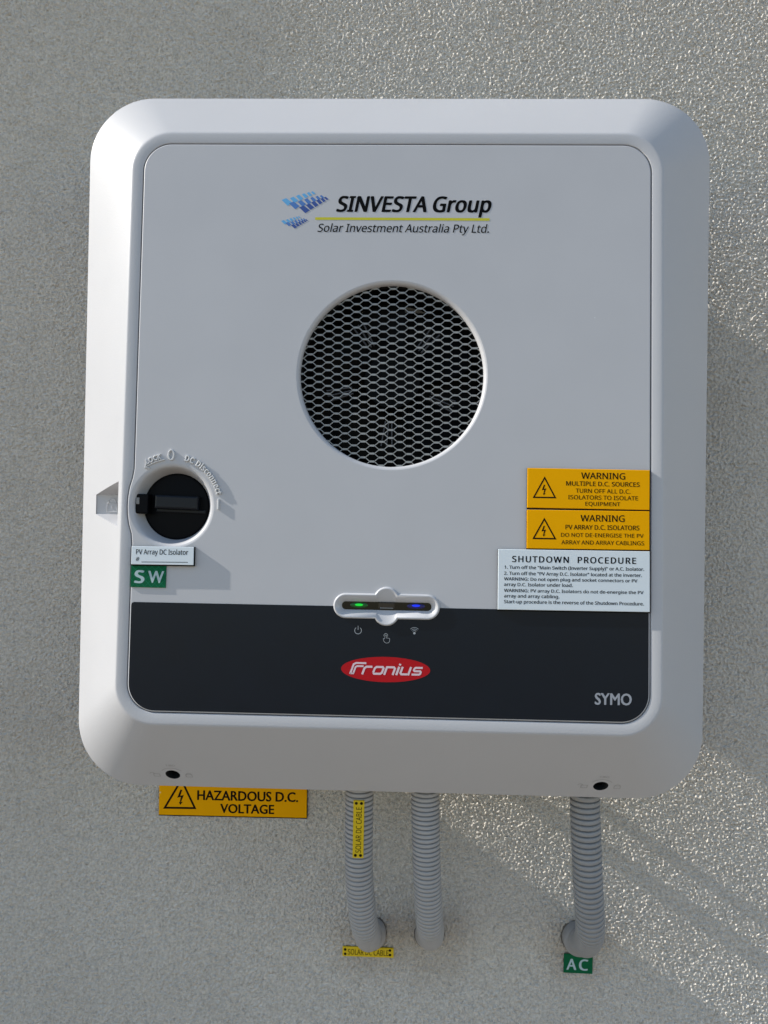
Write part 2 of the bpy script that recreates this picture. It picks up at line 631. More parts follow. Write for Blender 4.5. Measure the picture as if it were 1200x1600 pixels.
rings = [outer_in, [(x, y, ZO - 0.026) for x, y, z in outer], [(x, y, ZO - 0.003) for x, y, z in outer]]
for t in (0.008, 0.02, 0.045, 0.09, 0.18, 0.32, 0.5, 0.68, 0.82, 0.9, 0.945, 0.965, 0.978, 0.987, 0.994, 1.0, 1.006, 1.013, 1.022, 1.035):
    ring = []
    for a, b, c in zip(outer, crease, rim_in):
        tt = min(t, 1.0)
        q = [a[i] + (b[i] - a[i]) * tt for i in range(3)]
        if t > 1:
            L = math.hypot(b[0] - a[0], b[1] - a[1])
            Lc = math.hypot(c[0] - b[0], c[1] - b[1])
            s = min(0.9, (t - 1) * L / max(Lc, 1e-5))
            q = [b[i] + (c[i] - b[i]) * s for i in range(3)]
        # chamfer height, slightly convex, blended softly into the front plane
        line = a[2] + (b[2] - a[2]) * (t + 0.018 * math.sin(math.pi * min(t, 1)))
        plane = Z0 - q[1] * math.tan(TAU)
        q[2] = smin(line, plane, 0.0011)
        ring.append(tuple(q))
    rings.append(ring)
rings += [seam(0.0011, 0.0), seam(0.0006, -0.00015), seam(0.0003, -0.0006), seam(0.0002, -0.0045)]
mb = MB()
mb.rings(rings)
n = len(outer)
k = len(rings)
mb.f += [((k - 1) * n + i, (k - 1) * n + (i + 1) % n, (i + 1) % n, i) for i in range(n)]
cover = mb.build('front_cover', M['cover'], INV, smooth=35)
fixn(cover)


def boolean(o, cutters):
    for c in cutters:
        m = o.modifiers.new('b', 'BOOLEAN')
        m.object = c
        m.operation = 'DIFFERENCE'
        m.solver = 'EXACT'
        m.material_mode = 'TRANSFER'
    dg = bpy.context.evaluated_depsgraph_get()
    dg.update()
    me = bpy.data.meshes.new_from_object(o.evaluated_get(dg))
    o.modifiers.clear()
    old = o.data
    o.data = me
    bpy.data.meshes.remove(old)
    for c in cutters:
        bpy.data.objects.remove(c)
    me.polygons.foreach_set('use_smooth', [True] * len(me.polygons))
    me.set_sharp_from_angle(angle=R(32))


# screw holes in the lower chamfer, square to it
cham = (Vector(crease[NC + NL + NC + 3]) - Vector(outer[NC + NL + NC + 3])).normalized()     # up the lower slope
cham = Vector((0, cham.y, cham.z)).normalized()
cn = Vector((0, -cham.z, cham.y))            # outward normal of the lower chamfer
if cn.z < 0: cn = -cn
from mathutils.bvhtree import BVHTree
cover_off = root_loc(cover)
cover_bvh = BVHTree.FromPolygons([v.co for v in cover.data.vertices], [p.vertices for p in cover.data.polygons])


def drape(p, nrm, lift):
    """wall-frame point dropped along nrm onto the cover"""
    o_ = Vector(B(p + nrm * 0.02)) - cover_off
    hit = cover_bvh.ray_cast(o_, -Vector(B(nrm)))[0]
    if hit is None: return tuple(p)
    h_ = hit + cover_off
    return tuple(Vector((h_.x, h_.z, -h_.y)) + nrm * lift)


cutters = []
holes = []
P0 = Vector((0, -H / 2, ZO))
for (hx, hy) in ((270.3, 1209.5), (938.5, 1227.5)):
    d = Vector(ray(hx, hy).tolist())
    C0 = Vector(CAM.tolist())
    t = (P0 - C0).dot(cn) / d.dot(cn)
    c = C0 + d * t
    c = Vector(drape(c, cn, 0.0))
    holes.append(c)
    mb = MB()
    rr = []
    ax = Vector((0, -0.30, 0.954)).normalized()        # the screwdriver enters nearly square to the wall
    e1 = Vector((1, 0, 0))
    e2 = ax.cross(e1)
    for s, rad in ((0.02, 0.0064), (-0.035, 0.0056)):
        rr.append([tuple(c + ax * s + e1 * rad * math.cos(a) + e2 * rad * math.sin(a)) for a in [2 * math.pi * i / 28 for i in range(28)]])
    mb.rings(rr, cap0=True, cap1=True)
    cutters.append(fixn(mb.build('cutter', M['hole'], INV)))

# lock recess cut into the left chamfer
def left_cham(px, py):
    """pixel -> point of the left chamfer surface"""
    a, b = Vector((-W / 2, 0, ZO)), Vector((-PW - RIM, 0, Z0))
    nn = Vector((-(b.z - a.z), 0, b.x - a.x)).normalized()
    d = Vector(ray(px, py).tolist())
    C0 = Vector(CAM.tolist())
    return C0 + d * ((a - C0).dot(nn) / d.dot(nn))


q1, q2 = left_cham(151.5, 773.5), left_cham(151.0, 802.5)
q3, q4 = left_cham(187.5, 753.0), left_cham(184.0, 820.5)
xl, xr = q1.x, (q3.x + q4.x) / 2
zfl = q1.z + 0.0005                    # depth of the recess floor
mb = MB()
zo = Z0 + 0.03
prof = lambda x, y0, y1, z: [(x, y0, z)]
# a wedge: floor is a vertical plane at the depth of its left end, top and bottom splay outwards
fl = [(xl, q2.y, zfl), (xr, q2.y - 0.0005, zfl), (xr, q1.y + 0.0005, zfl), (xl, q1.y, zfl)]
dz = q3.z - zfl
sp_t, sp_b = (q3.y - q1.y) / dz, (q2.y - q4.y) / dz
hh = 0.06
tp = [(xl, q2.y - sp_b * hh, zfl + hh), (xr, q2.y - sp_b * hh, zfl + hh), (xr, q1.y + sp_t * hh, zfl + hh), (xl, q1.y + sp_t * hh, zfl + hh)]
mb.rings([fl, tp], cap0=True, cap1=True)
cutters.append(fixn(mb.build('cutter', M['cover'], INV)))
boolean(cover, cutters)
for c in holes:      # dark screw sunk in each hole
    mb = MB()
    mb.rings([[tuple(c - ax * 0.0085 + e1 * rad * math.cos(a) + e2 * rad * math.sin(a) - ax * dd) for a in [2 * math.pi * i / 20 for i in range(20)]]
              for rad, dd in ((0.0060, 0.006), (0.0060, 0.001), (0.0050, 0.0), (0.0022, 0.0), (0.0020, 0.003))], cap1=True)
    fixn(mb.build('screw', M['black'], cover, smooth=30))
    # engraved marks round the hole
    up = cham
    mk = MB()
    loc = lambda x, y: drape(c + Vector((1, 0, 0)) * x + up * y, cn, 0.00012)
    stroke(mk, arc(0, 0.0005, 0.0098, 35, 145, 14), 0.0006)
    for sx in (-1, 1):
        stroke(mk, [(sx * 0.0135 - 0.0025, -0.003), (sx * 0.0135 + 0.0025, -0.003), (sx * 0.0135 + 0.0025, 0.001), (sx * 0.0135 - 0.0025, 0.001)], 0.0006, closed=True)
        stroke(mk, arc(sx * 0.0135 - (0.0035 if sx < 0 else 0), 0.001, 0.0019, 0, 180, 10), 0.0006)
    text_box(mk, '180', -0.0035, 0.0042, 0.013, 0.0026)
    mk.build('lock_symbol', M['groove'], cover, T=lambda x, y, n: loc(x, y))

# padlock symbol in the recess: slightly raised strokes
mk = MB()
pc = on_wall(175.5, 791, zfl)
sc = 0.00058
def bar(mb, pts, w, z0, z1, closed=False):
    """raised stroke with a rounded top"""
    sec = []
    for wf, zf in ((1.0, 0.0), (1.0, 0.45), (0.82, 0.8), (0.45, 1.0)):
        a = MB()
        stroke(a, pts, w * wf, z0 + (z1 - z0) * zf, closed)
        sec.append(a.v)
    half = len(sec[0]) // 2
    kk = half * 2
    b0 = len(mb.v)
    for sv in sec: mb.v += list(sv)
    m = half if closed else half - 1
    for k_ in range(len(sec) - 1):
        for i in range(m):
            j = (i + 1) % half
            mb.f.append((b0 + k_ * kk + j, b0 + k_ * kk + i, b0 + (k_ + 1) * kk + i, b0 + (k_ + 1) * kk + j))
            mb.f.append((b0 + k_ * kk + half + i, b0 + k_ * kk + half + j, b0 + (k_ + 1) * kk + half + j, b0 + (k_ + 1) * kk + half + i))
        if not closed:
            for i in (0, half - 1):
                mb.f.append((b0 + k_ * kk + i, b0 + k_ * kk + half + i, b0 + (k_ + 1) * kk + half + i, b0 + (k_ + 1) * kk + i))
    tb = b0 + (len(sec) - 1) * kk
    for i in range(m):
        j = (i + 1) % half
        mb.f.append((tb + i, tb + half + i, tb + half + j, tb + j))


bx = lambda x, y: (pc[0] + x * sc, pc[1] + y * sc)
bar(mk, [bx(-7, -8), bx(7, -8), bx(7, 4), bx(-7, 4)], 0.0008, zfl - 0.0002, zfl + 0.0004, True)
bar(mk, [bx(*p) for p in arc(0, 4, 5.5, 0, 180, 12, 7.5)], 0.0009, zfl - 0.0002, zfl + 0.0004)
bar(mk, [bx(0, -3.5), bx(0, 0.5)], 0.0009, zfl - 0.0002, zfl + 0.0004)
mk.build('padlock_symbol', M['cover'], cover)

# ---- front panel with fan opening and switch cup
FU, FV = on_panel(612, 585.5)
FR = 0.0722
CUP = on_panel(268, 790)
CUPR = 0.0302


def fill_holes(outer_loop, hole_loops):
    bm = bmesh.new()
    ed = []
    for lp in [outer_loop] + hole_loops:
        vs = [bm.verts.new((p[0], p[1], 0)) for p in lp]
        for i in range(len(vs)):
            ed.append(bm.edges.new((vs[i], vs[(i + 1) % len(vs)])))
    bmesh.ops.triangle_fill(bm, edges=ed, use_beauty=True, use_dissolve=False, normal=(0, 0, 1))
    bm.verts.index_update()
    v = [(q.co.x, q.co.y) for q in bm.verts]
    f = []
    for fa in bm.faces:
        idx = [q.index for q in fa.verts]
        f.append(tuple(idx if fa.normal.z > 0 else reversed(idx)))
    bm.free()
    return v, f


circ = lambda cx, cy, r, k=96: [(cx + r * math.cos(2 * math.pi * i / k), cy + r * math.sin(2 * math.pi * i / k)) for i in range(k)]
pl = lambda off: rloop(PW + off, vt + off, vb - off, 0.0225 + off, BUMP)
# outline of the indicator opening
IU, IV = on_panel(604, 947.5)
ihl, ihr = 0.0405, 0.0090         # half length to cap end, half height
def ind_loop(off, nb=10):
    """stadium with a round boss above and below its middle"""
    hh_, hl_ = ihr + off, ihl + off
    rb_ = 0.0095 + off
    cyb = 0.0048
    xi = math.sqrt(max(1e-9, rb_ ** 2 - (hh_ - cyb) ** 2))
    p = []
    for i in range(nb * 2 + 1):
        a = R(-90 + 180 * i / (nb * 2))
        p.append((hl_ - hh_ + hh_ * math.cos(a), hh_ * math.sin(a)))
    a0 = math.atan2(hh_ - cyb, xi)
    for i in range(nb * 2 + 1):
        a = a0 + (math.pi - 2 * a0) * i / (nb * 2)
        p.append((rb_ * math.cos(a), cyb + rb_ * math.sin(a)))
    for i in range(nb * 2 + 1):
        a = R(90 + 180 * i / (nb * 2))
        p.append((-hl_ + hh_ + hh_ * math.cos(a), hh_ * math.sin(a)))
    for i in range(nb * 2 + 1):
        a = math.pi + a0 + (math.pi - 2 * a0) * i / (nb * 2)
        p.append((rb_ * math.cos(a), -cyb + rb_ * math.sin(a)))
    return p


mb = MB()
v, f = fill_holes(pl(-0.0014), [[(IU + x, IV + y) for x, y in ind_loop(0.0)], circ(FU, FV, FR + 0.0030), circ(CUP[0], CUP[1], CUPR + 0.0036, 72)])
mb.add([(x, y, 0) for x, y in v], f)
mb.rings([[(x, y, z) for x, y in pl(o)] for o, z in ((-0.0014, 0), (-0.0009, -0.00012), (-0.0006, -0.0005), (-0.0005, -0.004))])
fan_lip = ((FR + 0.0030, 0), (FR + 0.0021, -0.0002), (FR + 0.0012, -0.0008), (FR + 0.0005, -0.0018), (FR + 0.0001, -0.003), (FR, -0.0055))
mb.rings([[(x, y, z) for x, y in circ(FU, FV, r)] for r, z in fan_lip])
mb.rings([[(x, y, z) for x, y in circ(CUP[0], CUP[1], r, 72)] for r, z in
          ((CUPR + 0.0036, 0), (CUPR + 0.0022, -0.0002), (CUPR + 0.0010, -0.0009), (CUPR + 0.0002, -0.0022), (CUPR - 0.0006, -0.0045),
           (CUPR - 0.0038, -0.0150))])
panel = mb.build('front_panel', M['panel'], INV, smooth=45, T=F)

# groove bottom behind the seam
mb = MB()
mb.rings([seam(0.0025, -0.0035), seam(-0.002, -0.0035)])
mb.build('seam_gasket', M['black'], INV)

# switch lettering, raised
def arc_text(mb, s, r, a0, a1, cap, h, **kw):
    """string on an arc from angle a0 to a1 (degrees, clockwise reading), baseline radius r"""
    vs, fs = text_mesh(s, extrude=0.02, bevel=0.045, **kw)
    x0 = min(p[0] for p in vs)
    x1 = max(p[0] for p in vs)
    sy = cap / cap_height()
    out = []
    for p in vs:
        a = R(a0 + (a1 - a0) * (p[0] - x0) / (x1 - x0))
        rr = r + p[1] * sy
        out.append((SWU + rr * math.cos(a), SWV + rr * math.sin(a), (p[2] + 0.065) / 0.13 * h))
    mb.add(out, fs)


RH = 0.00150
mb = MB()
arc_text(mb, 'DC Disconnect', 0.0368, 75.0, 14.0, 0.0043, RH, bold=0.0, space=1.12)
lock_c = on_panel(222, 727)
arc_text(mb, 'LOCK', 0.0378, 122, 103.0, 0.0036, RH, bold=0.0, space=1.1)
sh = lambda pts: [(SWU + r * math.cos(R(a)), SWV + r * math.sin(R(a))) for r, a in pts]
bar(mb, sh([(0.0365, 125 - 25 * i / 10) for i in range(11)]), 0.0008, 0, RH)
bar(mb, sh([(0.0388, 121.5), (0.0365, 126), (0.0342, 121.8)]), 0.0008, 0, RH)
c0 = on_panel(268, 711)
bar(mb, arc(c0[0], c0[1], 0.0021, 0, 345, 23, 0.0038), 0.0014, 0, RH, True)
c1 = on_panel(341.5, 788)
bar(mb, [(c1[0], c1[1] - 0.0040), (c1[0], c1[1] + 0.0040)], 0.0016, 0, RH)
mb.build('switch_lettering', M['raised'], panel, T=F)

# rotary switch sunk in the cup
SW = MB()
zk = -0.0145
SW.rings([[(x, y, z) for x, y in circ(CUP[0], CUP[1], r, 64)] for r, z in ((0.0285, zk - 0.004), (0.0285, zk), (0.0262, zk + 0.0002), (0.0254, zk + 0.001), (0.0242, zk + 0.0012), (0.0, zk + 0.0012))])
knob = SW.build('rotary_switch', M['knob'], INV, smooth=30, T=F)
def bevel_box(mb, cx, cy, w, h, z0, z1, b, ang=0.0):
    rr = []
    for i, z in ((0, z0), (0, z1 - b), (b * 0.3, z1 - b * 0.3), (b, z1)):
        rr.append([(sx * (w / 2 - i), sy * (h / 2 - i), z) for sx, sy in ((-1, -1), (1, -1), (1, 1), (-1, 1))])
    ca, sa = math.cos(R(ang)), math.sin(R(ang))
    mb.rings([[(cx + x * ca - y * sa, cy + x * sa + y * ca, z) for x, y, z in r] for r in rr], cap1=True)


hb = MB()
ha = on_panel(275, 785, -0.006)
bevel_box(hb, ha[0] + 0.0005, ha[1], 0.0345, 0.0108, zk, -0.0045, 0.0016, -1.5)
hb.build('handle', M['handle'], knob, smooth=20, T=F)
hb = MB()
hp = on_panel(300, 792, -0.0115)
bevel_box(hb, CUP[0] + 0.004, ha[1] - 0.0065, 0.040, 0.0030, zk, -0.0115, 0.0008, -1.5)
hb.build('handle_base', M['handle'], knob, smooth=20, T=F)
hb = MB()
lt = on_panel(221, 787, -0.004)
bevel_box(hb, lt[0], lt[1], 0.0105, 0.0155, zk, -0.0034, 0.0010)
ltc = hb.build('locking_tab', M['knob'], knob, smooth=20, T=F)
hb = MB()
lt2 = on_panel(214.5, 782.5, -0.003)
bevel_box(hb, lt2[0] + 0.0003, lt2[1], 0.0026, 0.0052, -0.006, -0.0026, 0.0004)
hb.build('locking_pin', M['alu'], knob, T=F)

# ---- fan grille: expanded metal
mb = MB()
PX, PY = 0.01443, 0.00627
GZ = -0.0058
RG = FR + 0.001
def gbar(p, q, w, th, zoff=0.0):
    p, q = Vector(p), Vector(q)
    if p.length > RG and q.length > RG: return
    # trim the end that runs past the opening
    for _ in range(2):
        p, q = q, p
        if q.length > RG:
            lo, hi = 0.0, 1.0
            for _k in range(18):
                mid = (lo + hi) / 2
                if (p + (q - p) * mid).length > RG: hi = mid
                else: lo = mid
            q = p + (q - p) * lo
    d = q - p
    if d.length < 1e-4: return
    d.normalize()
    nn = Vector((-d.y, d.x)) * w / 2
    z0, z1 = GZ - th / 2 + zoff, GZ + th / 2 + zoff
    c4 = [p - nn, q - nn, q + nn, p + nn]
    mb.add([(FU + c.x, FV + c.y, z0) for c in c4] + [(FU + c.x, FV + c.y, z1) for c in c4],
           [(4, 5, 6, 7), (0, 1, 5, 4), (1, 2, 6, 5), (2, 3, 7, 6), (3, 0, 4, 7)])


bl = 0.0018           # half length of a bond
for i in range(-12, 13):
    for j in range(-27, 28):
        if (i + j) % 2: continue
        cx = i * PX / 2
        cy = j * PY / 2 + 0.0011
        gbar((cx - bl, cy), (cx + bl, cy), 0.00145, 0.0009, 0.0001)
        for sx in (-1, 1):
            for sy in (-1, 1):
                if sx > 0:
                    gbar((cx + bl, cy), (cx + PX / 2 - bl, cy + sy * PY / 2), 0.00060, 0.0010)
grille = mb.build('fan_grille', M['mesh_metal'], INV, T=F)

# fan behind it
mb = MB()
mb.rings([[(x, y, z) for x, y in circ(FU, FV, r, 64)] for r, z in ((FR + 0.004, -0.0062), (FR - 0.001, -0.008), (FR - 0.002, -0.05), (0.0, -0.05))])
fan = mb.build('fan_shroud', M['black'], INV, smooth=40, T=F)
mb = MB()
mb.rings([[(x, y, z) for x, y in circ(FU, FV, r, 40)] for r, z in ((0.024, -0.045), (0.024, -0.024), (0.0225, -0.022), (0.0, -0.022))])
hub = mb.build('fan_hub', M['fan'], fan, smooth=40, T=F)
for kk in range(5):
    a0 = 92 + 72 * kk
    mb = MB()
    top, bot = [], []
    nr, na = 6, 5
    for i in range(nr + 1):
        r = 0.022 + (FR - 0.0055 - 0.022) * i / nr
        row = []
        for j in range(na + 1):
            a = R(a0 + (j / na - 0.5) * 46 + 14 * i / nr)
            row.append((FU + r * math.cos(a), FV + r * math.sin(a), -0.028 - 0.013 * (j / na) - 0.003 * (i / nr)))
        top.append(row)
    mb.rings(top, closed=False)
    mb.rings([[(x, y, z - 0.0016) for x, y, z in row] for row in top], closed=False)
    mb.build('fan_blade', M['fan'], fan, smooth=60, T=F)
for kk in range(5):       # stiff ribbed guard struts in front of the blades
    a = R(50 + 72 * kk)
    for off in (-0.0035, 0.0, 0.0035):
        mb = MB()
        dx, dy = math.cos(a), math.sin(a)
        px_, py_ = -dy, dx
        r0, r1 = 0.033, 0.054
        bevel_box(mb, FU + dx * (r0 + r1) / 2 + px_ * off, FV + dy * (r0 + r1) / 2 + py_ * off, r1 - r0, 0.0010, -0.026, -0.0225, 0.0003, math.degrees(a) + off * 1500)
        mb.build('fan_rib', M['fan_rib'], fan, T=F)

# ---- dark lower fascia
fv = on_panel(610, 948.5)[1]
base = pl(-0.0016)
low = [(u, v) for u, v in base if v < fv - 0.003]
# low runs down the left side, round the bottom and up the right side
fas = [(-PW + 0.0016 + 0.0022, fv), (-PW + 0.0016 + 0.0006, fv - 0.0006), (-PW + 0.0016, fv - 0.0022)] + low + [(PW - 0.0016, fv)]
il = [(IU + x, IV + y) for x, y in ind_loop(0.0002)]
q = len(il) // 4
under = [p for p in il[2 * q:3 * q] if p[1] < fv] + il[3 * q:] + [p for p in il[:q] if p[1] < fv]
fas += [(under[-1][0], fv)] + list(reversed(under)) + [(under[0][0], fv)]
mb = MB()
poly(mb, fas, 0.00030)
mb.rings([[(x, y, -0.0001) for x, y in fas], [(x, y, 0.0003) for x, y in fas]])
fascia = mb.build('lower_fascia', M['fascia'], INV, T=F)

# ---- indicator window
LFT = lambda p, n_: (IU + p[0], IV + p[1], n_)
slot_hl, slot_hh = 0.0347, 0.0030
def slot_loop(s=1.0):
    out = []
    src = ind_loop(0)
    for (x, y) in src:            # nearest point on the slot stadium for every rim point
        hh_ = slot_hh * s
        cx = max(-(slot_hl - slot_hh), min(slot_hl - slot_hh, x))
        if abs(x) < 0.0125:
            out.append((x, math.copysign(hh_, y)))
        else:
            d = Vector((x - cx, y))
            d = d.normalized() * hh_
            out.append((cx + d.x, d.y))
    return out


mb = MB()
sl = slot_loop()
il = ind_loop(0)
rr = []
rr.append([LFT(p, -0.0002) for p in ind_loop(0.0008)])
rr.append([LFT(p, 0.0014) for p in ind_loop(0.0004)])
rr.append([LFT(p, 0.0019) for p in ind_loop(-0.0001)])
rr.append([LFT(p, 0.0020) for p in ind_loop(-0.0007)])
rr.append([LFT(p, 0.0017) for p in ind_loop(-0.0013)])
inn = ind_loop(-0.0013)
for t, dpt in ((0.35, 0.0006), (0.7, -0.0012), (1.0, -0.0030)):
    rr.append([LFT((a[0] + (b[0] - a[0]) * t, a[1] + (b[1] - a[1]) * t), dpt) for a, b in zip(inn, sl)])
mb.rings(rr)
ind = mb.build('indicator_bezel', M['indicator'], INV, smooth=38, T=F)

mb = MB()
poly(mb, [LFT(p, 0)[:2] for p in slot_loop(1.06)], -0.0028)
win = mb.build('indicator_window', M['slot'], ind, T=F)
lg = on_panel(561, 945, -0.0028)
lb = on_panel(650, 946.5, -0.0028)
for (c, m1, m2) in ((lg, 'lens_green', 'led_green'), (lb, 'lens_blue', 'led_blue')):
    mb = MB()
    mb.rings([[(c[0] + r * 0.0070 * math.cos(a), IV + 0.0004 + r * 0.0020 * math.sin(a), -0.0027 + h) for a in [2 * math.pi * i / 24 for i in range(24)]] for r, h in ((1, 0), (0.8, 0.0004), (0.4, 0.0006), (0.0, 0.0006))])
    ln = mb.build('light_guide', M[m1], ind, smooth=60, T=F)
    mb = MB()
    mb.rings([[(c[0] + r * 0.0034 * math.cos(a), c[1] + r * 0.0010 * math.sin(a), -0.0022 + h) for a in [2 * math.pi * i / 24 for i in range(24)]] for r, h in ((1, 0), (0.7, 0.0003), (0.0, 0.0004))])
    mb.build('led', M[m2], ln, smooth=60, T=F)

mb = MB()
sc0 = on_panel(604, 946.5, -0.0028)
bevel_box(mb, sc0[0], sc0[1] + 0.0002, 0.0125, 0.0046, -0.0028, -0.0016, 0.0004)
mb.build('touch_sensor', M['sensor'], ind, T=F)
mb = MB()
stroke(mb, [(sc0[0] - 0.0050, sc0[1] - 0.0017), (sc0[0] + 0.0050, sc0[1] - 0.0017)], 0.00035, -0.00155)
mb.build('sensor_highlight', M['icon'], ind, T=F)  # pale line painted as a highlight along the sensor's lower edge
# icons under the window
FN = 0.00036
mb = MB()
c = on_panel(559.5, 984.5)
stroke(mb, [(c[0] + x, c[1] + y) for x, y in arc(0, -0.0003, 0.0026, 125, 415, 26)], 0.00042, FN)
stroke(mb, [(c[0], c[1] + 0.0002), (c[0], c[1] + 0.0034)], 0.00042, FN)
mb.build('power_icon', M['icon'], fascia, T=F)
mb = MB()
c = on_panel(647.5, 985)
for r in (0.0017, 0.0029, 0.0041):
    stroke(mb, [(c[0] + x, c[1] - 0.0018 + y) for x, y in arc(0, 0, r, 42, 138, 14)], 0.00040, FN)
disc(mb, c[0], c[1] - 0.0021, 0.0009, 0.0009, FN, 20)
mb.build('wireless_icon', M['icon'], fascia, T=F)
mb = MB()
c = on_panel(604, 998)
k_ = 0.00098
o_ = lambda pts: [(c[0] + x * k_, c[1] + y * k_) for x, y in pts]
stroke(mb, o_([(-2.6, 0.2), (-2.2, -0.3), (-1.4, 0.3), (-1.2, 2.6), (-0.6, 3.0), (0.0, 2.6), (0.1, 0.5), (1.0, 0.6), (1.9, 0.4), (2.5, 0.0), (2.4, -1.8), (1.7, -3.0), (0.2, -3.4), (-1.2, -3.0), (-2.4, -1.4)]), 0.00030, FN, True)
stroke(mb, o_([( -0.6 + x, 2.6 + y) for x, y in arc(0, 0, 1.5, -30, 210, 14)]), 0.00030, FN)
mb.build('touch_icon', M['icon'], fascia, T=F)

# red oval badge with the maker's lettering
bc = on_panel(602.5, 1046)
bl_, br_ = on_panel(533, 1043.5), on_panel(672, 1049)
bt_, bb_ = on_panel(603, 1026.5), on_panel(602, 1066)
BW, BH = (br_[0] - bl_[0]) / 2, (bt_[1] - bb_[1]) / 2
mb = MB()
disc(mb, bc[0], bc[1], BW, BH, 0.00042, 72)
badge = mb.build('oval_badge', M['red'], fascia, T=F)
mb = MB()
u0 = BW / 69.5            # metres per photograph pixel on the panel
SL = 0.36
# letters drawn on a slanted grid: x to the right, y up, units of pixels from the badge centre
def L(pts, w=3.6):
    stroke(mb, [(bc[0] + (x + y * SL) * u0, bc[1] + y * u0) for x, y in pts], w * u0, 0.00050)
xh = 5.0
yb_ = -7.6
top = yb_ + 11.6
mid = yb_ + 6.0
# F (tall, with a doubled stem)
L([(-52.5, yb_ - 0.4), (-52.5, top + 3.2), (-49.5, top + 5.2), (-33.5, top + 5.2)], 2.9)
L([(-48.0, yb_ - 0.4), (-48.0, mid + 4.6), (-46.0, mid + 6.0), (-36, mid + 6.0)], 2.7)
L([(-52.5, yb_ + 0.6), (-47.2, yb_ + 0.6)], 2.4)
# r
L([(-33.5, yb_ - 0.6), (-33.5, top - 2.4), (-31.0, top - 0.2), (-22.0, top - 0.2)], 3.2)
# o
L([(-17.4, yb_ + 2.4), (-17.4, top - 2.4), (-15.4, top - 0.3), (-5.6, top - 0.3), (-3.8, top - 2.2), (-3.8, yb_ + 2.8), (-5.8, yb_ + 0.8), (-15.6, yb_ + 0.8), (-17.4, yb_ + 2.4)], 3.2)
# n
L([(0.8, yb_ - 0.6), (0.8, top - 0.3), (11.8, top - 0.3), (14.0, top - 2.4), (14.0, yb_ - 0.6)], 3.2)
# i
L([(19.6, yb_ - 0.6), (19.6, top + 0.8)], 3.4)
L([(19.6, top + 2.8), (19.6, top + 5.4)], 3.4)
# u
L([(25.0, top + 0.8), (25.0, yb_ + 2.6), (27.0, yb_ + 0.8), (36.5, yb_ + 0.8)], 3.2)
L([(38.0, top + 0.8), (38.0, yb_ - 0.6)], 3.2)
# s
L([(56.5, top - 0.3), (45.6, top - 0.3), (44.2, top - 1.8), (44.2, mid + 1.4), (45.8, mid), (54.6, mid), (56.0, mid - 1.4), (56.0, yb_ + 2.2), (54.4, yb_ + 0.8), (43.0, yb_ + 0.8)], 3.0)
mb.build('badge_lettering', M['badge_text'], badge, T=F)

# model lettering bottom right
mb = MB()
a_, b_ = on_panel(929, 1101), on_panel(987, 1102)
text_box(mb, 'SYMO', a_[0], b_[0], (a_[1] + b_[1]) / 2 + 0.0002, on_panel(958, 1084)[1] - on_panel(958, 1101.5)[1], FN, bold=0.028, geo=True)
mb.build('model_lettering', M['model_text'], fascia, T=F)

# ---- installer's logo printed on the panel
LN = 0.00012
mb = MB()
x0, y0 = on_panel(525, 330.5)
x1, y1 = on_panel(768, 331.5)
text_box(mb, 'SINVESTA Group', x0, x1, (y0 + y1) / 2, on_panel(600, 307.5)[1] - on_panel(600, 331)[1], LN, bold=0.026, shear=0.20)
x0, y0 = on_panel(496, 362.5)
x1, y1 = on_panel(764, 363.5)
text_box(mb, 'Solar Investment Australia Pty Ltd.', x0, x1, (y0 + y1) / 2, on_panel(600, 350.5)[1] - on_panel(600, 363)[1], LN, bold=0.008, shear=0.20)
logo = mb.build('company_lettering', M['ink'], panel, T=F)
mb = MB()
p0, p1 = on_panel(492.5, 341.5), on_panel(765, 343)
ym = (p0[1] + p1[1]) / 2
stroke(mb, [(p0[0], ym), (p1[0], ym)], 0.0021, LN)
mb.build('logo_rule', M['rule_yellow'], panel, T=F)
# two rows of tilted solar panels
LOGO_COLS = [((450, 350), (535, 315), (650, 400), (565, 460), 1.0), ((575, 305), (643, 275), (735, 350), (660, 396), 0.80),
             ((675, 258), (733, 230), (812, 305), (752, 345), 0.70), ((770, 220), (817, 198), (888, 260), (835, 297), 0.60),
             ((850, 187), (890, 168), (948, 228), (905, 255), 0.50), ((915, 165), (948, 150), (1000, 194), (965, 215), 0.42)]


def logo_rows(name, ax_, ay_, k_):
    """three bands of panels shrinking to the right; measured in twelfths of a photograph pixel"""
    for band, mname in ((2, 'blue3'), (1, 'blue2'), (0, 'blue1')):
        mb = MB()
        for a_, b_, c_, d_, sc_ in LOGO_COLS:
            f_ = {2: (0, 0), 1: (-190, -75), 0: (-330, -140)}[band]
            g_ = sc_ if band == 1 else 0.55 + 0.45 * sc_
            q_ = []
            for X, Y in (a_, b_, c_, d_):
                X, Y = X + f_[0] * g_, Y + f_[1] * g_
                X, Y = ax_ + (X - 450) * k_, ay_ + (Y - 350) * k_
                q_.append(on_panel(430 + X / 12, 295 + Y / 12))
            poly(mb, list(reversed(q_)), LN + 0.00001 * band)
        mb.build(name, M[mname], panel, T=F)


logo_rows('logo_symbol', 450, 350, 1.0)
logo_rows('logo_symbol', 300, 685, 0.57)

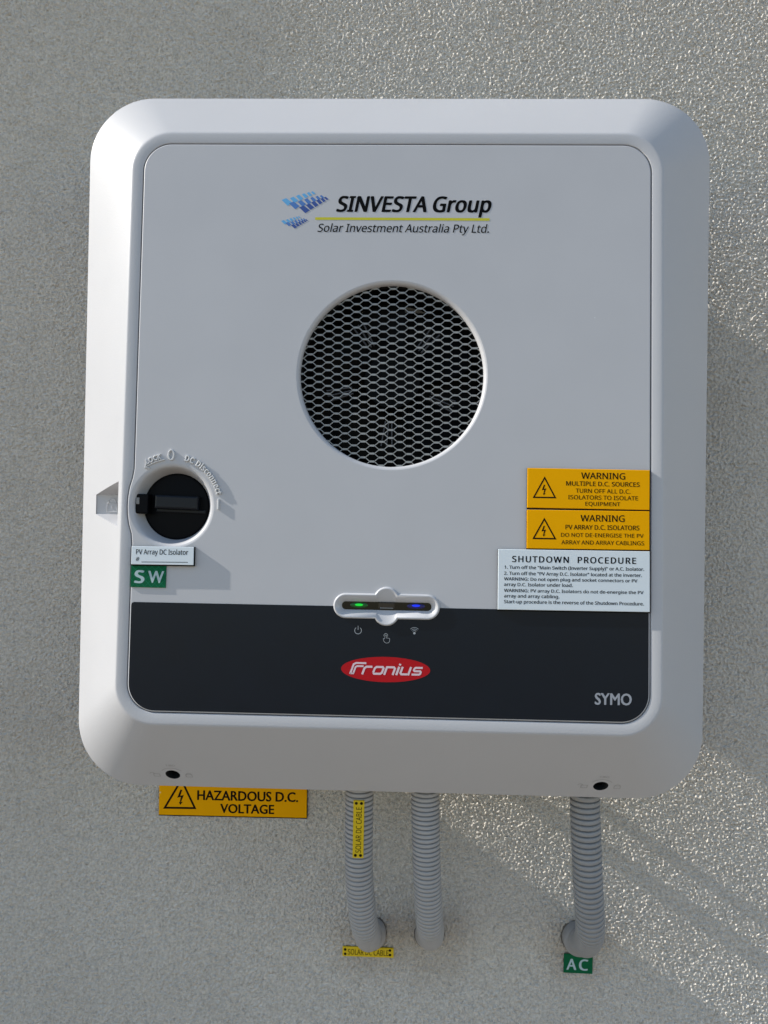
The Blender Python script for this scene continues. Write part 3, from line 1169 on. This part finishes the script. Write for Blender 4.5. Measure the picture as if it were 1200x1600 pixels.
# ---- rear housing, mounting bracket, added shadow pegs
def rbox(name, hx0, hx1, y0, y1, z0, z1, r, m, parent):
    mb = MB()
    def lp(i):
        out = []
        for cx, cy, a0 in ((hx1 - r, y1 - r, 0), (hx0 + r, y1 - r, 90), (hx0 + r, y0 + r, 180), (hx1 - r, y0 + r, 270)):
            for q_ in range(7):
                a = R(a0 + 15 * q_)
                out.append((cx + (r - i) * math.cos(a), cy + (r - i) * math.sin(a)))
        return out
    mb.rings([[(x, y, z) for x, y in lp(i)] for i, z in ((0.002, z0), (0, z0 + 0.002), (0, z1 - 0.002), (0.002, z1))], cap0=True, cap1=True)
    return mb.build(name, m, parent, smooth=35)


rbox('rear_housing', -0.236, 0.236, -0.262, 0.262, 0.068, 0.112, 0.03, M['alu'], INV)
rbox('wall_bracket', -0.10, 0.13, -0.01, 0.262, 0.0012, 0.0685, 0.004, M['alu'], INV)
for (sx_, c_, w_) in ((0.02, -0.246, 0.015), (0.06, -0.206, 0.008)):  # unseen pegs added behind the inverter to cast two shadow bands
    y_ = c_ - math.tan(R(SUN_SLOPE)) * sx_
    rbox('shadow_peg', sx_ - 0.006, sx_ + 0.006, y_ - w_ / 2, y_ + w_ / 2, 0.0012, 0.0685, 0.002, M['alu'], INV)

# ------------------------------------------------------------------ signs and labels
def plate_from(pxs, mapper):
    """four photo corners (tl, tr, br, bl) on a plane -> centre, width, height, angle"""
    tl, tr, br, bl = [Vector(mapper(*p)) for p in pxs]
    c = (tl + tr + br + bl) / 4
    w = ((tr - tl).length + (br - bl).length) / 2
    h = ((tl - bl).length + (tr - br).length) / 2
    d = (tr - tl) + (br - bl)
    return c, w, h, math.atan2(d.y, d.x)


def make_plate(name, pxs, plane, thick, m_face, m_text, label, cat, group=None, core=None, lines=(), extra=None, lift=0.0, bev=0.0003, edge=0.0009):
    """plane: 'panel' or 'wall'; lines: (text, px_left, px_right, px_base, px_captop, kwargs)"""
    if plane == 'panel':
        mapper = lambda x, y: on_panel(x, y, thick + lift)
        T3 = F
    else:
        mapper = lambda x, y: on_wall(x, y, thick + lift)
        T3 = lambda x, y, n_: (x, y, n_)
    c, w, h, ang = plate_from(pxs, mapper)
    ca, sa = math.cos(ang), math.sin(ang)
    T = lambda x, y, n_: T3(c.x + x * ca - y * sa, c.y + x * sa + y * ca, n_ + lift)
    inv = lambda p: ((p[0] - c.x) * ca + (p[1] - c.y) * sa, -(p[0] - c.x) * sa + (p[1] - c.y) * ca)
    loc = lambda x, y: inv(mapper(x, y))
    root = empty(name, T(0, -h / 2, 0))
    tag(root, label, cat, group)
    def slab(nm, z0, z1, m, i=0.0):
        mb = MB()
        mb.rings([[(sx * (w / 2 - i - q_), sy * (h / 2 - i - q_), z) for sx, sy in ((-1, -1), (1, -1), (1, 1), (-1, 1))]
                  for q_, z in ((0, z0), (0, z1 - bev), (bev, z1))], cap0=True, cap1=True)
        return mb.build(nm, m, root, T=T)
    if core:
        mb = MB()
        mb.rings([[(-w / 2, -h / 2 - edge, z), (w / 2 + edge * 0.4, -h / 2 - edge, z), (w / 2 + edge * 0.4, h / 2, z), (-w / 2, h / 2, z)] for z in (0.0, thick * 0.8)], cap0=True, cap1=True)
        mb.build('backing', core, root, T=T)
        face = slab('face', thick * 0.8, thick, m_face, 0.00005)
    else:
        face = slab('face', 0.0, thick, m_face)
    if lines:
        mb = MB()
        for ln in lines:
            s, xl, xr_, yb_, yt_ = ln[:5]
            kw = ln[5] if len(ln) > 5 else {}
            pl_, pr_ = loc(xl, yb_[0] if isinstance(yb_, tuple) else yb_), loc(xr_, yb_[1] if isinstance(yb_, tuple) else yb_)
            yb0 = yb_[0] if isinstance(yb_, tuple) else yb_
            cap = abs(loc(xl, yt_)[1] - loc(xl, yb0)[1])
            text_box(mb, s, pl_[0], pr_[0], (pl_[1] + pr_[1]) / 2, cap, thick + 0.00006, **kw)
        mb.build('lettering', m_text, face, T=T)
    if extra:
        extra(root, face, T, loc, thick, w, h)
    return root


def hazard_triangle(apex, left, right, wpx=3.2):
    def fn(root, face, T, loc, thick, w, h):
        mb = MB()
        A, Lp, Rp = loc(*apex), loc(*left), loc(*right)
        s = (Rp[0] - Lp[0])
        stroke(mb, [A, Lp, Rp], s * 0.065, thick + 0.00006, True)
        cx, cy = A[0], (A[1] * 0.36 + (Lp[1] + Rp[1]) / 2 * 0.64)
        q_ = lambda x, y: (cx + x * s, cy + y * s)
        # lightning bolt ending in an arrow head
        poly(mb, [q_(0.035, 0.26), q_(-0.03, 0.27), q_(-0.13, 0.0), q_(-0.01, 0.035), q_(-0.045, -0.13), q_(0.0, -0.13), q_(0.085, 0.095), q_(-0.03, 0.07)], thick + 0.00006)
        poly(mb, [q_(-0.075, -0.14), q_(0.055, -0.13), q_(-0.03, -0.235)], thick + 0.00006)
        mb.build('hazard_symbol', M['ink_brown'], face, T=T)
    return fn


B1 = dict(bold=0.004)
TH = 0.008
make_plate('warning_sign', [(824.5, 730.5), (1015.5, 735.0), (1015.0, 796.5), (823.5, 793.8)], 'panel', 0.0026, M['yellow'], M['ink_brown'],
           'upper yellow warning plate about multiple D.C. sources, right side of the inverter', 'warning sign', 'yellow warning plates', core=M['ink'],
           lines=[('WARNING', 908, 977, (748.2, 749.0), 738.5, dict(bold=0.012)),
                  ('MULTIPLE D.C. SOURCES', 884.5, 999.5, (758.8, 760.5), 752.0, dict(bold=0.014)),
                  ('TURN OFF ALL D.C.', 899.5, 985, (770.0, 771.2), 763.6, dict(bold=TH)),
                  ('ISOLATORS TO ISOLATE', 887.5, 997, (779.8, 782.0), 773.4, dict(bold=TH)),
                  ('EQUIPMENT', 914.5, 969, (790.0, 791.0), 784.0, dict(bold=TH))],
           extra=hazard_triangle((851, 746.5), (834, 777), (867.5, 777.5)))
make_plate('warning_sign', [(823.5, 796.2), (1015.0, 799.0), (1015.0, 859.5), (822.8, 857.0)], 'panel', 0.0026, M['yellow'], M['ink_brown'],
           'lower yellow warning plate about PV array isolators, directly above the shutdown procedure sign', 'warning sign', 'yellow warning plates', core=M['ink'],
           lines=[('WARNING', 907, 976, (814.5, 815.5), 804.5, dict(bold=0.012)),
                  ('PV ARRAY D.C. ISOLATORS', 883.5, 999, (827.0, 828.5), 820.0, dict(bold=0.014)),
                  ('DO NOT DE-ENERGISE THE PV', 876.5, 1005.5, (838.3, 840.6), 832.4, dict(bold=TH)),
                  ('ARRAY AND ARRAY CABLINGS', 877, 1006.5, (849.8, 852.5), 843.6, dict(bold=TH))],
           extra=hazard_triangle((850.5, 811.0), (833.5, 841.2), (867.5, 841.8)))
SM = dict(bold=0.016)
make_plate('shutdown_sign', [(778.5, 858.3), (1015.5, 861.0), (1015.5, 957.0), (777.5, 952.0)], 'panel', 0.0026, M['white_plate'], M['ink'],
           'white shutdown procedure sign with black text below the yellow warning plates', 'instruction sign', core=M['ink'],
           lines=[('SHUTDOWN  PROCEDURE', 800, 994, (878.2, 881.0), 868.8, dict(bold=0.02, space=1.15)),
                  ('1. Turn off the "Main Switch (Inverter Supply)" or A.C. Isolator.', 788, 1006.5, (888.6, 892.0), 883.6, SM),
                  ('2. Turn off the "PV Array D.C. Isolator" located at the inverter.', 787.5, 1003, (898.0, 901.6), 893.0, SM),
                  ('WARNING: Do not open plug and socket connectors or PV', 787.5, 996, (906.6, 910.2), 901.8, SM),
                  ('array D.C. Isolator under load.', 787.5, 895, (915.6, 917.0), 910.6, SM),
                  ('WARNING: PV array D.C. Isolators do not de-energise the PV', 787.5, 1005.5, (924.8, 928.4), 920.0, SM),
                  ('array and array cabling.', 787.5, 874, (933.4, 934.8), 928.4, SM),
                  ('Start-up procedure is the reverse of the Shutdown Procedure.', 787.5, 1006, (942.2, 946.2), 937.2, SM)])


def write_line(root, face, T, loc, thick, w, h):
    mb = MB()
    a, b = loc(221, 878.0), loc(293.5, 878.6)
    stroke(mb, [a, b], 0.00045, thick + 0.00006)
    mb.build('writing_line', M['ink'], face, T=T)


make_plate('isolator_label', [(205.5, 853.5), (302.8, 854.5), (302.3, 883.3), (204.8, 881.8)], 'panel', 0.0034, M['white_plate'], M['ink'],
           'small white PV array DC isolator label under the rotary switch', 'label', core=M['ink'],
           lines=[('PV Array DC Isolator', 212.5, 294, (866.0, 867.0), 858.2, dict(bold=0.010)), ('#', 212, 217.6, 876.6, 870.0, dict(bold=0.006))],
           extra=write_line)


def sticker_grid(root, face, T, loc, thick, w, h):
    mb = MB()
    st = 0.0052
    kx = int(w / st) + 3
    for s in (-1, 1):
        for i in range(-kx, kx + 1):
            # diagonal y = s*x + i*st clipped to the sticker
            pts = []
            c_ = i * st
            xs_ = [-w / 2 + 0.0002, w / 2 - 0.0002]
            y_lim = h / 2 - 0.0002
            ts = sorted([xs_[0], xs_[1]])
            xa = max(ts[0], min((-y_lim - c_) / s, (y_lim - c_) / s))
            xb = min(ts[1], max((-y_lim - c_) / s, (y_lim - c_) / s))
            if xb - xa > 0.0005:
                stroke(mb, [(xa, s * xa + c_), (xb, s * xb + c_)], 0.00028, thick + 0.00003 + (0.00001 if s > 0 else 0))
    mb.build('reflective_grid', M['sticker_grid'], face, T=T)


make_plate('switch_sticker', [(205.2, 883.2), (259.5, 884.6), (258.8, 918.6), (203.8, 917.3)], 'panel', 0.0010, M['green'], M['sticker_text'],
           'green reflective sticker reading SW below the white isolator label', 'sticker', 'green letter stickers', bev=0.0001,
           lines=[('S', 209.5, 225.5, 910.5, 891.5, dict(bold=0.03)), ('W', 231, 256, 910.5, 892.5, dict(bold=0.03, geo=True))], extra=sticker_grid)

# on the wall
make_plate('hazard_sign', [(249.0, 1205.0), (480.5, 1211.0), (478.5, 1277.6), (247.5, 1273.6)], 'wall', 0.0024, M['yellow'], M['ink_brown'],
           'yellow hazardous D.C. voltage sign on the wall, top edge hidden by the inverter', 'warning sign', core=M['ink'], lift=0.0011,
           lines=[('WARNING', 322, 450, (1228.6, 1232.2), 1210.5, dict(bold=0.018, geo=True)),
                  ('HAZARDOUS D.C.', 308, 466, (1250.0, 1252.5), 1235.5, dict(bold=0.032, geo=True)),
                  ('VOLTAGE', 344, 428.5, (1270.2, 1271.4), 1256.5, dict(bold=0.032, geo=True))],
           extra=hazard_triangle((283.5, 1218.5), (257.5, 1262.0), (304.5, 1262.6)))


def make_holes(a_list, rpx):
    def fn(root, face, T, loc, thick, w, h):
        for a in a_list:
            c = loc(*a)
            mb = MB()
            r = rpx
            mb.rings([[(c[0] + q_ * math.cos(t), c[1] + q_ * math.sin(t), thick + z) for t in [2 * math.pi * i / 20 for i in range(20)]]
                      for q_, z in ((r, 0.00004), (r * 0.85, 0.0003), (r * 0.6, 0.0003), (r * 0.5, 0.00006), (0.0, 0.00006))])
            mb.build('eyelet', M['ink_brown'], face, smooth=30, T=T)
    return fn


make_plate('cable_tag', [(535.5, 1479.5), (615.5, 1481.5), (614.5, 1497.5), (534.5, 1493.5)], 'wall', 0.0016, M['yellow_tag'], M['ink_brown'],
           'yellow solar DC cable tag fixed flat on the wall below the leftmost conduit', 'cable tag', 'yellow cable tags', lift=0.0012,
           lines=[('SOLAR DC CABLE', 543.5, 607, (1491.5, 1493.2), 1483.2, dict(bold=0.006))],
           extra=make_holes([(539.3, 1483.5), (539.3, 1490.3), (609.3, 1485.2), (609.3, 1492.2)], 0.0013))
make_plate('green_label', [(881.0, 1490.0), (926.3, 1492.5), (925.8, 1521.8), (880.8, 1520.0)], 'wall', 0.0008, M['green'], M['sticker_text'],
           'green sticker reading AC on the wall below the rightmost conduit', 'sticker', 'green letter stickers', lift=0.0013, bev=0.0001,
           lines=[('A', 884.8, 900.5, 1515.0, 1498.5, dict(bold=0.02)), ('C', 904.3, 919.0, 1516.0, 1499.5, dict(bold=0.02))])

# ------------------------------------------------------------------ conduits
def conduit(name, path, r, pitch, label, fit, ringmat=M['conduit']):
    """path: wall-frame points; corrugated tube swept along a smooth curve through them; fit: centre on the wall, radius, length"""
    P = [Vector(p) for p in path]
    # Catmull-Rom, resampled by length
    dense = []
    Q = [P[0] * 2 - P[1]] + P + [P[-1] * 2 - P[-2]]
    for i in range(1, len(Q) - 2):
        for t in [k_ / 40 for k_ in range(40)]:
            a, b, c, d = Q[i - 1], Q[i], Q[i + 1], Q[i + 2]
            dense.append(0.5 * ((2 * b) + (c - a) * t + (2 * a - 5 * b + 4 * c - d) * t * t + (3 * b - a - 3 * c + d) * t ** 3))
    dense.append(P[-1])
    cum = [0.0]
    for a, b in zip(dense, dense[1:]): cum.append(cum[-1] + (b - a).length)
    tot = cum[-1]
    def at(s):
        s = max(0, min(tot, s))
        lo = 0
        import bisect
        lo = min(len(cum) - 2, max(0, bisect.bisect_right(cum, s) - 1))
        t = (s - cum[lo]) / max(1e-9, cum[lo + 1] - cum[lo])
        return dense[lo].lerp(dense[lo + 1], t)
    prof = ((0.0, -0.0034), (0.24, -0.0034), (0.26, -0.0004), (0.33, 0.0), (0.62, 0.00012), (0.92, 0.0), (0.985, -0.0004))
    rings = []
    N = 30
    nrm = None
    k_ = 0
    while k_ * pitch < tot:
        for fr_, dr in prof:
            s = (k_ + fr_) * pitch
            if s > tot: break
            c = at(s)
            d = (at(s + 0.001) - at(s - 0.001)).normalized()
            e1 = Vector((1, 0, 0))
            e1 = (e1 - d * e1.dot(d)).normalized()
            e2 = d.cross(e1)
            rings.append([tuple(c + (e1 * math.cos(2 * math.pi * i / N) + e2 * math.sin(2 * math.pi * i / N)) * (r + dr)) for i in range(N)])
        k_ += 1
    root = empty(name, tuple(P[-1]))
    tag(root, label, 'conduit', 'corrugated conduits')
    mb = MB()
    mb.rings(rings)
    fixn(mb.build('tube', ringmat, root, smooth=50))
    (fx, fy), fr_, fl_ = fit
    mb = MB()
    mb.rings([[(fx + q_ * math.cos(2 * math.pi * i / 32), fy + q_ * math.sin(2 * math.pi * i / 32), z) for i in range(32)]
              for q_, z in ((fr_, -0.004), (fr_, fl_ - 0.003), (fr_ - 0.0008, fl_ - 0.001), (fr_ - 0.0025, fl_), (0.0, fl_ + 0.0005))])
    mb.build('wall_collar', ringmat, root, smooth=40)
    # ragged ring round the collar, darkened to stand in for contact shade
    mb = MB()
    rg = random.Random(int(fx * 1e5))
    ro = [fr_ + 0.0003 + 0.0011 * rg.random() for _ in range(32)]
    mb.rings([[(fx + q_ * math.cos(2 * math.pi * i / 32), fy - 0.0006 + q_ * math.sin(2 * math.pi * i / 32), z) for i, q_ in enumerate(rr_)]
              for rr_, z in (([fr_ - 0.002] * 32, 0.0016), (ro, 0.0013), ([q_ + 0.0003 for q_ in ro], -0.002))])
    mb.build('contact_ring', M['contact_shade'], root)
    return root


def cpath(px_top, px_mid, px_bot, py_bot, ztop=0.083):
    """conduit leaving the inverter at px_top, reaching the wall round (px_bot, py_bot)"""
    a = on_wall(px_top, 1245, ztop)
    m_ = on_wall(px_mid, 1360, ztop - 0.006)
    b = on_wall(px_bot, py_bot, 0.022)
    return [(a[0], -0.245, ztop), (a[0], a[1], ztop), (m_[0], m_[1], ztop - 0.005), ((m_[0] * 0.45 + b[0] * 0.55), m_[1] * 0.45 + b[1] * 0.55, ztop - 0.019),
            (b[0] * 0.92 + m_[0] * 0.08, b[1] + 0.018, 0.043), (b[0], b[1] + 0.002, 0.021), (b[0], b[1] - 0.001, -0.006)]


def fitc(px, py, z):
    return on_wall(px, py, z)


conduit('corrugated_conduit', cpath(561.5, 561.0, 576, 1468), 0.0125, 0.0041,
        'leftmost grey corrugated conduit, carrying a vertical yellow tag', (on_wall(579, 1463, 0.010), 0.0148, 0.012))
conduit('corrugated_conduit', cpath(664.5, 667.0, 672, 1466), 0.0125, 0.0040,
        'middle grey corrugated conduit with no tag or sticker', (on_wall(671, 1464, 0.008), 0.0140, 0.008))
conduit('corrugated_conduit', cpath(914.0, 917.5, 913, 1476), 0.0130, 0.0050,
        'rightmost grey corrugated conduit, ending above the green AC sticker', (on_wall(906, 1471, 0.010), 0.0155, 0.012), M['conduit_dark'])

# vertical tag on the first conduit
def vertical_tag():
    zt = 0.083 + 0.0130
    mp = lambda x, y: on_wall(x, y, zt)
    tl, tr, br, bl = [Vector(mp(*p)) for p in ((552.5, 1250), (569.5, 1250.3), (567.8, 1341.5), (550.5, 1341))]
    c = (tl + tr + br + bl) / 4
    h = ((tl - bl).length + (tr - br).length) / 2
    w = ((tr - tl).length + (br - bl).length) / 2
    up = ((tl + tr) - (bl + br)).normalized()
    ang = math.atan2(up.y, up.x)            # text runs upwards
    tiltz = 0.035
    ca, sa = math.cos(ang), math.sin(ang)
    T = lambda x, y, n_: (c.x + x * ca - y * sa, c.y + x * sa + y * ca, zt + n_ + x * tiltz - 0.0012)
    root = empty('cable_tag', T(-h / 2, 0, 0))
    tag(root, 'yellow solar DC cable tag mounted upright on the leftmost conduit', 'cable tag', 'yellow cable tags')
    mb = MB()
    th = 0.0016
    mb.rings([[(sx * (h / 2 - q_), sy * (w / 2 - q_), z) for sx, sy in ((-1, -1), (1, -1), (1, 1), (-1, 1))] for q_, z in ((0, 0), (0, th - 0.0003), (0.0003, th))], cap0=True, cap1=True)
    face = mb.build('face', M['yellow_tag'], root, T=T)
    mb = MB()
    text_box(mb, 'SOLAR DC CABLE', -h * 0.405, h * 0.385, -w * 0.27, w * 0.50, th + 0.00006, bold=0.004)
    mb.build('lettering', M['ink_brown'], face, T=T)
    for sx in (-1, 1):
        for sy in (-1, 1):
            mb = MB()
            cx, cy, r = sx * h * 0.452, sy * w * 0.235, 0.0013
            mb.rings([[(cx + q_ * math.cos(t), cy + q_ * math.sin(t), th + z) for t in [2 * math.pi * i / 20 for i in range(20)]]
                      for q_, z in ((r, 0.00004), (r * 0.85, 0.0003), (r * 0.6, 0.0003), (r * 0.5, 0.00006), (0.0, 0.00006))])
            mb.build('eyelet', M['ink_brown'], face, smooth=30, T=T)


vertical_tag()
